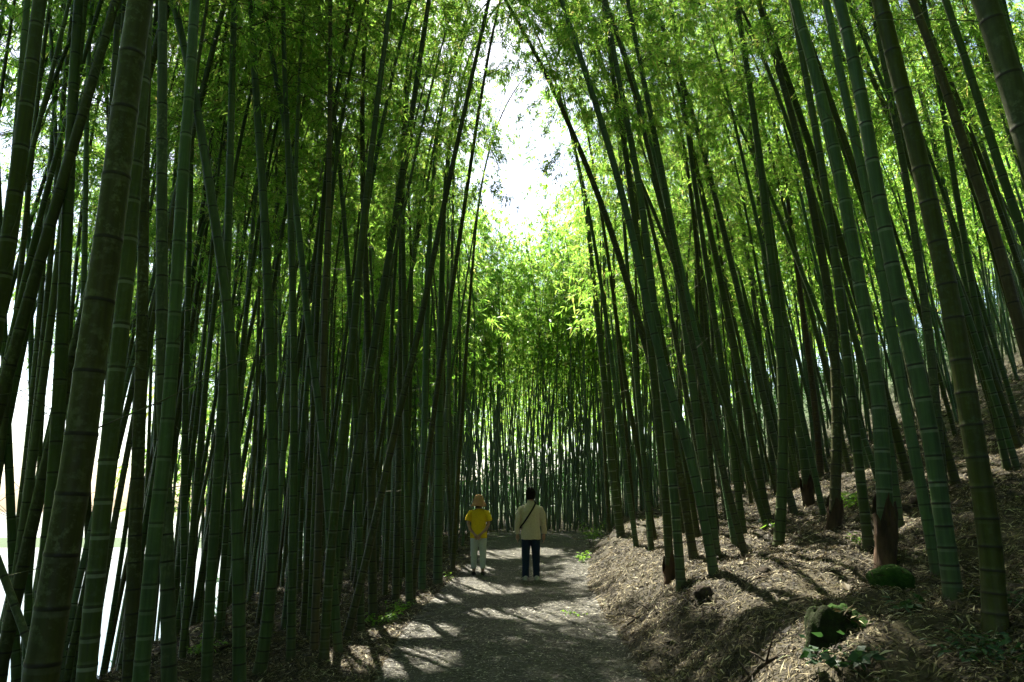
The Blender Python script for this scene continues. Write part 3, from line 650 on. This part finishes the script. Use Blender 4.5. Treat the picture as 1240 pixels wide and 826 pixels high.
for (px, py, r, dx, dz, n_) in ((1080, 712, .19, 0, .05, 26), (1008, 770, .17, .04, .03, 60)):
    b_ = ground_hit(px, py); a_ = g_.uniform(0, 6.28, n_); e_ = g_.uniform(.25, 1.3, n_); k_ = r*g_.uniform(1.0, 1.12, n_)
    c_ = np.stack([b_[0]+dx+k_*np.cos(a_)*np.cos(e_), b_[1]+k_*.85*np.sin(a_)*np.cos(e_), H(b_[0], b_[1])+dz+k_*.72*np.sin(e_)], 1)
    d_ = norm(np.stack([-np.sin(a_), np.cos(a_), g_.normal(0, .3, n_)], 1)+g_.normal(0, .4, (n_, 3))); LV = np.concatenate([LV, leaves_VF(c_, d_, g_.uniform(.05, .11, n_), np.full(n_, .013), g_)[0]])
cL = LV.reshape(-1, 4, 3).mean(1); onp = inpath(cL[:, 0], cL[:, 1]).astype(int)
tag(obj('leaf_litter', mesh_np('leaf_litter', LV, np.arange(len(LV)).reshape(-1, 4), smooth=False, mats=(M['litter'], M['path_litter']), fmat=onp)), 'dry straw-coloured bamboo leaves strewn over slope and path', 'leaf litter', kind='stuff')

# ------------------------------------------------------------------ people
def loft(rings, n=24, caps=True):
    """rings: (x,y,z,rx,ry[,power]) horizontal ellipses"""
    V, F = [], []
    for r in rings:
        x, y, z, rx, ry = r[:5]; pw = r[5] if len(r) > 5 else 1.0
        for i in range(n):
            a = 2*math.pi*i/n; c, s = math.cos(a), math.sin(a)
            V.append((x+rx*math.copysign(abs(c)**pw, c), y+ry*math.copysign(abs(s)**pw, s), z))
    for k in range(len(rings)-1):
        for i in range(n): F.append((k*n+i, k*n+(i+1) % n, (k+1)*n+(i+1) % n, (k+1)*n+i))
    if caps: F.append(tuple(range(n-1, -1, -1))); F.append(tuple((len(rings)-1)*n+i for i in range(n)))
    return V, F
def tubep(pts, rad, n=14, flat=1.0, caps=True):
    V, F = [], []; P = [Vector(p) for p in pts]; m_ = len(P)
    for k in range(m_):
        t = (P[min(k+1, m_-1)]-P[max(k-1, 0)]).normalized(); ref = Vector((0, 1, 0)) if abs(t.y) < .9 else Vector((0, 0, 1))
        u = t.cross(ref).normalized(); w = t.cross(u)
        for i in range(n):
            a = 2*math.pi*i/n; V.append(P[k]+u*rad[k]*math.cos(a)+w*rad[k]*flat*math.sin(a))
    for k in range(m_-1):
        for i in range(n): F.append((k*n+i, k*n+(i+1) % n, (k+1)*n+(i+1) % n, (k+1)*n+i))
    if caps: F.append(tuple(range(n-1, -1, -1))); F.append(tuple((m_-1)*n+i for i in range(n)))
    return V, F
def ell(c, r, n=14):
    rings = []
    for k in range(1, n):
        a = math.pi*k/n; rings.append((c[0], c[1], c[2]-r[2]*math.cos(a), r[0]*math.sin(a), r[1]*math.sin(a)))
    return loft(rings, 20)
def solid(name, pieces, mat, parent, voxel=None, sub=0, smooth_it=0, disp=0):
    V, F = [], []
    for v, f in pieces:
        o_ = len(V); V += [tuple(q) for q in v]; F += [tuple(i+o_ for i in g) for g in f]
    me = bpy.data.meshes.new(name); me.from_pydata(V, [], F); bm = bmesh.new(); bm.from_mesh(me)
    bmesh.ops.recalc_face_normals(bm, faces=bm.faces); bm.to_mesh(me); bm.free()
    o = bpy.data.objects.new(name, me); COL.objects.link(o)
    if voxel: md = o.modifiers.new('r', 'REMESH'); md.mode = 'VOXEL'; md.voxel_size = voxel
    if smooth_it: md = o.modifiers.new('s', 'SMOOTH'); md.iterations = smooth_it; md.factor = .5
    if sub: md = o.modifiers.new('u', 'SUBSURF'); md.levels = md.render_levels = sub
    dg = bpy.context.evaluated_depsgraph_get(); me2 = bpy.data.meshes.new_from_object(o.evaluated_get(dg))
    bpy.data.objects.remove(o); me2.name = name; me2.materials.clear(); me2.materials.append(mat)
    if disp:
        for v in me2.vertices:
            c = v.co; v.co = c+v.normal*disp*(mnoise.noise(Vector((c.x*9, c.y*9, c.z*5)))+.5*mnoise.noise(Vector((c.x*22, c.y*22, c.z*9))))
    for p in me2.polygons: p.use_smooth = True
    return link(bpy.data.objects.new(name, me2), parent)
def cloth(name, col, sc=60, rough=.9): return simple(name, tuple(c*.85 for c in col), tuple(min(1, c*1.12) for c in col), sc, rough, .25, .004, .15)
SKIN = simple('skin', (.36, .20, .13), (.42, .25, .17), 12, .6, .1, .002)
HAIR = simple('black_hair', (.008, .007, .006), (.014, .012, .010), 30, .95, .6, .01, .05, (1, 1, .3))
def hand(wrist, palm, fdir, side, thumb_dir, ln=.075):
    """palm block, four unequal bent fingers, a thumb off its side"""
    w, p, f = Vector(wrist), Vector(palm), Vector(fdir).normalized(); s = Vector(side).normalized(); inward = Vector(thumb_dir).normalized()
    out = [tubep([w, w.lerp(p, .5), p, p+f*.035], [.024, .034, .038, .028], 12, .55)]
    for k, (o_, l) in enumerate(((-.028, .92), (-.010, 1.05), (.010, 1.0), (.027, .8))):
        a = p+f*.03+s*o_; b = a+f*ln*l*.45; c = b+(f+inward*.35).normalized()*ln*l*.32; d = c+(f+inward*.9).normalized()*ln*l*.25
        out.append(tubep([a-f*.02, a, b, c, d], [.0095, .0095, .0088, .008, .0062], 8))
    a = w.lerp(p, .55)-s*.03; b = a-s*.022+f*.025+inward*.012; c = b+f*.032+inward*.012
    out.append(tubep([a+s*.01, a, b, c], [.013, .013, .0105, .008], 8)); return out
def person(name_label, loc, rz, height, female):
    root = empty('person', loc, rz); root.scale = (height/1.75,)*3; tag(root, name_label, 'person'); B = []
    sh = .155 if female else .185
    B.append(loft([(0, 0, .84, .15, .10), (0, 0, .93, .165, .115), (0, 0, 1.03, .14, .10), (0, 0, 1.15, .13, .095), (0, 0, 1.30, .155, .105), (0, 0, 1.385, .145, .085), (0, -.005, 1.435, .095, .068), (0, 0, 1.49, .058, .058), (0, .01, 1.56, .053, .055)]))
    B.append(loft([(0, .015, 1.535, .045, .05), (0, .03, 1.56, .058, .075), (0, .02, 1.60, .070, .090), (0, .012, 1.65, .075, .098), (0, .008, 1.69, .073, .095), (0, .004, 1.73, .055, .070), (0, .002, 1.748, .025, .03)]))
    B.append(ell((0, .122, 1.622), (.013, .020, .022))); B.append(ell((0, .108, 1.582), (.025, .012, .009)))
    for s in (-1, 1): B.append(ell((s*.077, .005, 1.635), (.010, .020, .031)))
    for s in (-1, 1):
        st = .0 if s < 0 else .05
        B.append(tubep([(s*.085, 0, .90), (s*.09, .01, .75), (s*.095, .015, .50), (s*.10, 0, .30), (s*.10, -.015, .10), (s*.10, -.01, .05)], [.095, .088, .06, .055, .037, .036]))
        B.append(tubep([(s*.10, -.06, .045), (s*.105, .03, .045), (s*.115, .12, .03), (s*.12, .17, .025)], [.033, .038, .036, .02], 12, .8))
        if female:
            arm = [(s*(sh-.02), 0, 1.41), (s*(sh+.035), -.01, 1.36), (s*.235, -.03, 1.14), (s*.18, -.10, 1.01), (s*.075, -.175, .915)]
            B.append(tubep(arm, [.052, .047, .038, .036, .024]))
            B += hand(arm[-1], (s*.025, -.195+s*.018, .868), (-s*.75, -.05, -.6), (-s*.5, 0, .8), (0, .5 if s > 0 else .3, -.1), .07)
        else:
            arm = [(s*.13, 0, 1.375), (s*.19, -.003, 1.335), (s*.25, -.02, 1.13), (s*.265, .02, .98), (s*.265, .045, .875)]
            B.append(tubep(arm, [.045, .048, .042, .038, .027]))
            B += hand(arm[-1], (s*.262, .055, .80), (0, .12, -1), (0, -1, 0) if True else None, (-s, .2, 0))
    solid('body', B, SKIN, root, voxel=.0065, smooth_it=3)
    for s in (-1, 1): solid('eye', [ell((s*.03, .100, 1.645), (.011, .008, .008))], simple('eye', (.5, .5, .5), (.03, .02, .015), 40, .2), root)
    if female:
        top = [(0, 0, .815, .195, .135, .9), (0, 0, .90, .20, .145, .9), (0, 0, 1.05, .175, .13, .9), (0, 0, 1.2, .168, .125, .9), (0, 0, 1.33, .18, .125, .9), (0, 0, 1.41, .165, .105, .9), (0, 0, 1.455, .11, .085), (0, 0, 1.48, .072, .072)]
        pc = [loft(top)]
        for s in (-1, 1): pc.append(tubep([(s*.12, 0, 1.405), (s*.18, -.002, 1.385), (s*.225, -.012, 1.29), (s*.245, -.02, 1.20)], [.06, .072, .072, .075], 16))
        solid('shirt', pc, cloth('yellow_cotton', (.72, .50, .02)), root, voxel=.011, smooth_it=4, disp=.008)
        pc = [loft([(0, 0, .80, .165, .125), (0, 0, .86, .17, .13), (0, 0, .95, .16, .12), (0, 0, 1.02, .14, .105)])]
        for s in (-1, 1): pc.append(tubep([(s*.08, 0, .90), (s*.092, 0, .76), (s*.10, .01, .5), (s*.105, 0, .3), (s*.105, -.005, .145)], [.105, .102, .078, .068, .06]))
        solid('trousers', pc, cloth('off_white_cotton', (.46, .50, .44)), root, voxel=.011, smooth_it=4, disp=.007)
        solid('hair', [loft([(0, -.02, 1.50, .075, .06), (0, -.015, 1.53, .092, .085), (0, -.005, 1.60, .092, .095), (0, -.005, 1.67, .086, .10), (0, -.01, 1.72, .06, .075)])], HAIR, root, voxel=.008, smooth_it=2, disp=.006)
        prof = [(1.540, .180), (1.562, .174), (1.60, .152), (1.64, .128), (1.66, .120), (1.70, .117), (1.74, .106), (1.775, .084), (1.795, .055), (1.803, .02)]
        V, F = [], []; n = 36
        for z, r in prof:
            for i in range(n):
                a = 2*math.pi*i/n; V.append((r*1.0*math.cos(a), -.005+r*1.06*math.sin(a), z+.010*math.sin(3*a+1)*(z < 1.62)-.01*(z < 1.6)*abs(math.sin(a))))
        for k in range(len(prof)-1):
            for i in range(n): F.append((k*n+i, k*n+(i+1) % n, (k+1)*n+(i+1) % n, (k+1)*n+i))
        F.append(tuple((len(prof)-1)*n+i for i in range(n)))
        h = solid('bucket_hat', [(V, F)], cloth('tan_cotton', (.42, .23, .10)), root, sub=1)
        md = h.modifiers.new('t', 'SOLIDIFY'); md.thickness = .004
        pc = [[tubep([(s*.10, -.085, .05), (s*.103, -.02, .055), (s*.112, .08, .045), (s*.12, .17, .035), (s*.122, .195, .03)], [.036, .046, .046, .04, .02], 14, .95)] for s in (-1, 1)]
        for q in pc: solid('shoe', q+[loft([(q[0][0][0][0]*0+(-.11 if q is pc[0] else .11), .05, .0, .05, .14), (-.11 if q is pc[0] else .11, .05, .022, .052, .145)])], cloth('dark_shoe', (.03, .028, .028)), root, voxel=.009, smooth_it=2)
    else:
        top = [(0, 0, .775, .192, .135, .85), (0, 0, .86, .195, .14, .85), (0, 0, 1.0, .182, .135, .85), (0, 0, 1.15, .183, .13, .85), (0, 0, 1.31, .195, .13, .85), (0, -.004, 1.385, .182, .112, .9), (0, -.008, 1.435, .135, .10), (0, -.008, 1.475, .085, .082), (0, -.004, 1.50, .072, .074), (0, 0, 1.53, .066, .068)]
        pc = [loft(top)]
        for s in (-1, 1): pc.append(tubep([(s*.12, 0, 1.39), (s*.185, -.003, 1.36), (s*.228, -.01, 1.26), (s*.252, -.02, 1.13), (s*.268, .015, .98), (s*.268, .04, .885)], [.06, .073, .070, .060, .055, .048], 16))
        solid('jacket', pc, cloth('khaki_cotton', (.50, .44, .29)), root, voxel=.011, smooth_it=4, disp=.010)
        pc = [loft([(0, 0, .76, .165, .12), (0, 0, .85, .175, .13), (0, 0, .95, .17, .12), (0, 0, 1.02, .15, .11)])]
        for s in (-1, 1): pc.append(tubep([(s*.085, 0, .88), (s*.095, 0, .72), (s*.102, .01, .48), (s*.106, 0, .25), (s*.108, -.005, .06)], [.102, .095, .08, .07, .068]))
        solid('jeans', pc, cloth('indigo_denim', (.014, .026, .045)), root, voxel=.011, smooth_it=4, disp=.006)
        hr = solid('hair', [loft([(0, -.04, 1.55, .06, .058), (0, -.03, 1.59, .086, .09), (0, -.012, 1.65, .100, .112), (0, -.004, 1.71, .100, .116), (0, -.002, 1.76, .078, .09), (0, -.002, 1.79, .035, .045)])], HAIR, root, voxel=.008, smooth_it=2, disp=.010)
        bm = bmesh.new(); bm.from_mesh(hr.data)
        bmesh.ops.delete(bm, geom=[v for v in bm.verts if v.co.y > .062 and v.co.z < 1.70], context='VERTS'); bm.to_mesh(hr.data); bm.free()
        # strap from the right shoulder down to the left side, with the pouch at the front
        q = [(.085, .10, 1.43), (.10, .0, 1.50), (.085, -.085, 1.455), (.03, -.137, 1.36), (-.06, -.152, 1.22), (-.14, -.135, 1.10), (-.215, -.02, 1.0), (-.15, .12, 1.02), (-.03, .155, 1.15), (.085, .10, 1.43)]
        P = [Vector(a) for a in q]; bm = bmesh.new(); ring = []
        for k, p_ in enumerate(P):
            t_ = (P[min(k+1, len(P)-1)]-P[max(k-1, 0)]).normalized(); nn = Vector((p_.x*.6, p_.y, max(0, (p_.z-1.42))*4)).normalized(); s_ = t_.cross(nn).normalized()
            ring.append([bm.verts.new(p_+s_*.017+nn*d_) if e_ else bm.verts.new(p_-s_*.017+nn*d_) for e_, d_ in ((1, .002), (0, .002), (0, .008), (1, .008))])
        for a_, b_ in zip(ring[:-1], ring[1:]):
            for i in range(4): bm.faces.new((a_[i], a_[(i+1) % 4], b_[(i+1) % 4], b_[i]))
        me = bpy.data.meshes.new('bag_strap'); bm.to_mesh(me); bm.free(); obj('bag_strap', me, cloth('black_webbing', (.012, .012, .012)), root)
        solid('pouch', [loft([(-.10, .185, .98, .09, .035, .7), (-.10, .19, 1.0, .10, .042, .7), (-.10, .19, 1.10, .10, .042, .7), (-.10, .185, 1.12, .09, .035, .7)])], cloth('black_nylon', (.012, .012, .012)), root)
        for s in (-1, 1):
            solid('shoe', [tubep([(s*.105, -.085, .055), (s*.108, -.02, .06), (s*.117, .08, .05), (s*.125, .17, .038), (s*.128, .205, .03)], [.038, .05, .05, .043, .02], 14, .95), loft([(s*.115, .055, 0, .05, .15), (s*.115, .055, .025, .053, .155)])], cloth('pale_canvas', (.40, .39, .34)), root, voxel=.009, smooth_it=2)
    return root
g = ground_hit(579, 697); person('person in a yellow t-shirt, tan bucket hat and pale trousers, hands clasped behind the back', (g[0], g[1], H(g[0], g[1])+.004), R(-4), 1.60, True)
g = ground_hit(643, 703); person('person in a khaki jacket and dark jeans with a black strap across the back', (g[0], g[1], H(g[0], g[1])+.004), R(2), 1.77, False)

# ------------------------------------------------------------------ rocks, stumps, sticks, plants
def lump(name, r, mat, seed, amp=.25, parent=None, sub=4, fl=0):
    bm = bmesh.new(); bmesh.ops.create_icosphere(bm, subdivisions=sub, radius=1)
    for v in bm.verts:
        c = v.co.copy(); d = 1+amp*mnoise.noise(c*1.6+Vector((seed, 0, 0)))+amp*.45*mnoise.noise(c*4+Vector((0, seed, 0)))+amp*.2*mnoise.noise(c*11)
        v.co = Vector((c.x*d*r[0], c.y*d*r[1], c.z*d*r[2]))
    me = bpy.data.meshes.new(name); bm.to_mesh(me); bm.free()
    for p in me.polygons: p.use_smooth = True
    return obj(name, me, mat, parent)
g = ground_hit(1080, 712); o = lump('boulder', (.19, .16, .13), M['moss'], 3, .14); o.location = (g[0], g[1], H(g[0], g[1])+.05); tag(o, 'round boulder covered in green moss below the torn sheath', 'boulder')
g = ground_hit(1008, 770); rt = empty('stump', (g[0], g[1], H(g[0], g[1])-.04), R(20)); tag(rt, 'rotten mossy stump with a dark hollow side, half buried in dry leaves', 'stump')
V, F = loft([(.05, 0, -.15, .26, .22), (.03, 0, -.04, .20, .19), (.01, 0, .06, .15, .15), (.0, 0, .14, .135, .13), (.01, 0, .20, .125, .12), (.015, 0, .205, .10, .09), (.015, 0, .12, .085, .08)], 48)
V = [(x*(1+.16*mnoise.noise(Vector((x*9, y*9, z*3)))), y*(1+.16*mnoise.noise(Vector((x*9, y*9, z*3+4)))), z+(.10*mnoise.noise(Vector((x*11, y*11, 1))) if z > .2 else 0)) for x, y, z in V]
solid('trunk', [(V, F)], simple('mossy_rot', (.010, .010, .005), (.02, .032, .008), 10, .95, .9, .02, .1), rt, sub=1, disp=.03)
mo = lump('moss_cover', (.15, .16, .12), M['moss'], 8, .6, rt); mo.location = (.10, .02, .07)
def stone(px, py, r, mat, lab, cat='stone', seed=1):
    g = ground_hit(px, py); o = lump('stone', r, mat, seed, .35, None, 3); o.location = (g[0], g[1], H(g[0], g[1])+r[2]*.4); o.rotation_euler = (0, 0, seed); return tag(o, lab, cat)
stone(932, 640, (.10, .07, .05), M['stone'], 'small white stone right of the leaning green culm on the slope', seed=2)
stone(922, 632, (.055, .05, .04), M['stone'], 'tiny pale stone touching the foot of the leaning green culm', seed=5)
stone(925, 695, (.08, .07, .05), M['darkwood'], 'dark lump of wood at the edge of the brightest sun patch', 'wood', 9)
stone(852, 722, (.10, .08, .07), M['darkwood'], 'dark rotten stub in the slope right of the twin culms', 'stub', 12)
stone(1092, 618, (.13, .06, .05), M['darkwood'], 'dark broken root lying behind the torn sheath', 'root', 15)
stone(1112, 610, (.12, .08, .07), M['darkwood'], 'dark lump of old rootstock right of the torn sheath', 'rootstock', 17)

def stick(name, pa, pb, r, mat, lab, cat='stick', bend=.05, twigs=3, seed=0):
    a, b = ground_hit(*pa), ground_hit(*pb); rg = random.Random(seed); n = 14; P = []
    for k in range(n):
        t = k/(n-1); x = a[0]+(b[0]-a[0])*t+bend*math.sin(t*5+seed); y = a[1]+(b[1]-a[1])*t+bend*math.cos(t*4+seed)*.5
        P.append(Vector((x, y, H(x, y)+r*1.1+.012+.012*math.sin(t*9+seed))))
    o0 = P[0].copy(); P = [p-o0 for p in P]
    pcs = [tubep(P, [r*(1-.5*k/(n-1)) for k in range(n)], 8)]
    for k in range(twigs):
        i = rg.randrange(3, n-2); d = Vector((rg.uniform(-1, 1), rg.uniform(-1, 1), rg.uniform(.05, .5))).normalized()*rg.uniform(.12, .3)
        pcs.append(tubep([P[i], P[i]+d*.5+Vector((0, 0, .01)), P[i]+d], [r*.5, r*.35, r*.2], 6))
    o = solid(name, pcs, mat, None); o.location = o0; return tag(o, lab, cat)
stick('fallen_stick', (822, 768), (868, 742), .012, M['deadwood'], 'pale straight stick lying on the bank below the dark rotten stub', seed=1)
stick('fallen_stick', (938, 734), (980, 728), .014, M['deadwood'], 'grey stick lying flat just left of the mossy stump', seed=2)
stick('fallen_stick', (1122, 672), (1239, 652), .014, M['deadwood'], 'long pale cane lying across the slope behind the thickest right culm', bend=.02, seed=3)
stick('fallen_stick', (905, 825), (960, 795), .018, M['darkwood'], 'curved dark branch at the bottom edge, below the mossy stump', seed=4)
stick('fallen_stick', (756, 762), (790, 738), .014, M['darkwood'], 'dark twig half buried in the bank above the path', seed=5)
stick('fallen_stick', (455, 735), (510, 700), .02, M['darkwood'], 'dark fallen cane along the feet of the left row', bend=.02, seed=6)
stick('fallen_stick', (262, 792), (300, 770), .02, M['darkwood'], 'broken dark branch on the ground of the left stand', seed=7)
stick('fallen_stick', (690, 652), (715, 656), .012, M['deadwood'], 'thin pale stick at the far end of the path', seed=8)
stick('fallen_stick', (905, 715), (930, 700), .011, M['deadwood'], 'short light twig beside the brightest sun patch', seed=10)

def bush(name, px, py, n, hgt, spread, leafL, leafW, lab, cat, mat='plant', seed=0, stems=7, lift=0):
    g = ground_hit(px, py); rng = np.random.default_rng(seed); root = empty(name, (g[0], g[1], H(g[0], g[1]))); tag(root, lab, cat)
    az = rng.uniform(0, 6.28, stems); hh = hgt*rng.uniform(.55, 1.05, stems); k = 6; q = np.linspace(0, 1, k)[None, :, None]
    out = np.stack([np.cos(az), np.sin(az), np.zeros(stems)], 1)*spread*rng.uniform(.4, 1, stems)[:, None]
    B = out[:, None]*(.15+q**1.3)+np.array([0, 0, 1.])*hh[:, None, None]*(q*1.25-.3*q*q)-np.array([0, 0, .03])*(1-q)
    V1, F1 = tubes(B, np.linspace(.004, .0012, k)); obj('stems', mesh_np('stems', V1, F1), M['twig'], root)
    bi = rng.integers(0, stems, n); tt = rng.uniform(.3, 1, n)*(k-1); i0 = np.minimum(tt.astype(int), k-2); fr = (tt-i0)[:, None]
    c = B[bi, i0]*(1-fr)+B[bi, i0+1]*fr; a2 = rng.uniform(0, 6.28, n); d = np.stack([np.cos(a2), np.sin(a2), rng.uniform(-.5, .5, n)], 1)
    c = c+norm(d)*rng.uniform(0, .05, n)[:, None]; Vl, Fl = leaves_VF(c, d, leafL*rng.uniform(.6, 1.2, n), leafW*rng.uniform(.7, 1.2, n), rng)
    obj('leaves', mesh_np('leaves', Vl, Fl, smooth=False), M[mat], root); return root
bush('seedling', 717, 660, 260, .75, .35, .11, .026, 'bright green leafy seedlings at the foot of the bank where the path ends', 'seedling', seed=1, stems=12)
bush('seedling', 706, 682, 120, .32, .22, .09, .022, 'low tuft of fresh leaves in front of the tall bright seedlings', 'seedling', seed=2)
bush('shrub', 1034, 618, 170, .34, .30, .12, .024, 'small leafy shrub on the slope left of the torn sheath', 'shrub', seed=3, stems=9)
bush('seedling', 462, 756, 150, .16, .26, .06, .028, 'low leafy plants at the left edge of the path below the diagonal culm', 'plant', seed=4, stems=14)
bush('seedling', 482, 741, 110, .16, .22, .05, .026, 'sunlit leafy sprigs beside the low plants, nearer the walkers', 'plant', seed=5, stems=10)
bush('seedling', 545, 703, 40, .16, .10, .06, .03, 'tiny bright sprig by the feet of the person in yellow', 'plant', seed=6, stems=4)
bush('seedling', 243, 795, 170, .18, .3, .07, .02, 'dim green sprigs on the ground between the two ringed left culms', 'plant', seed=7, stems=12)
bush('seedling', 938, 645, 30, .22, .16, .12, .02, 'sparse sprig with pale leaves by the small white stone', 'plant', seed=8, stems=3)
bush('seedling', 1040, 662, 36, .14, .12, .07, .02, 'tiny sprig at the foot of the culm right of the shrub', 'plant', seed=9, stems=4)
bush('creeping_plant', 1020, 812, 70, .16, .30, .075, .055, 'dark ivy-like leaves at the bottom edge below the mossy stump', 'creeper', 'ivy', 10, 10)
bush('creeping_plant', 1105, 742, 30, .13, .14, .08, .055, 'blue-green broad leaves in the litter right of the mossy stump', 'creeper', 'ivy', 11, 5)
bush('creeping_plant', 1190, 805, 150, .16, .34, .07, .028, 'dark low leaves below the thickest right culm at the bottom edge', 'creeper', 'ivy', 12, 14)
bush('creeping_plant', 1225, 735, 60, .12, .2, .07, .03, 'small dim leaves right of the foot of the thickest right culm', 'creeper', 'ivy', 13, 8)
bush('creeping_plant', 700, 745, 45, .07, .3, .045, .03, 'little green leaves along the foot of the bank beside the path', 'creeper', 'plant', 14, 10)
print('culms', len(exec_heroes), 'cand', len(cand), 'rest', len(rest))
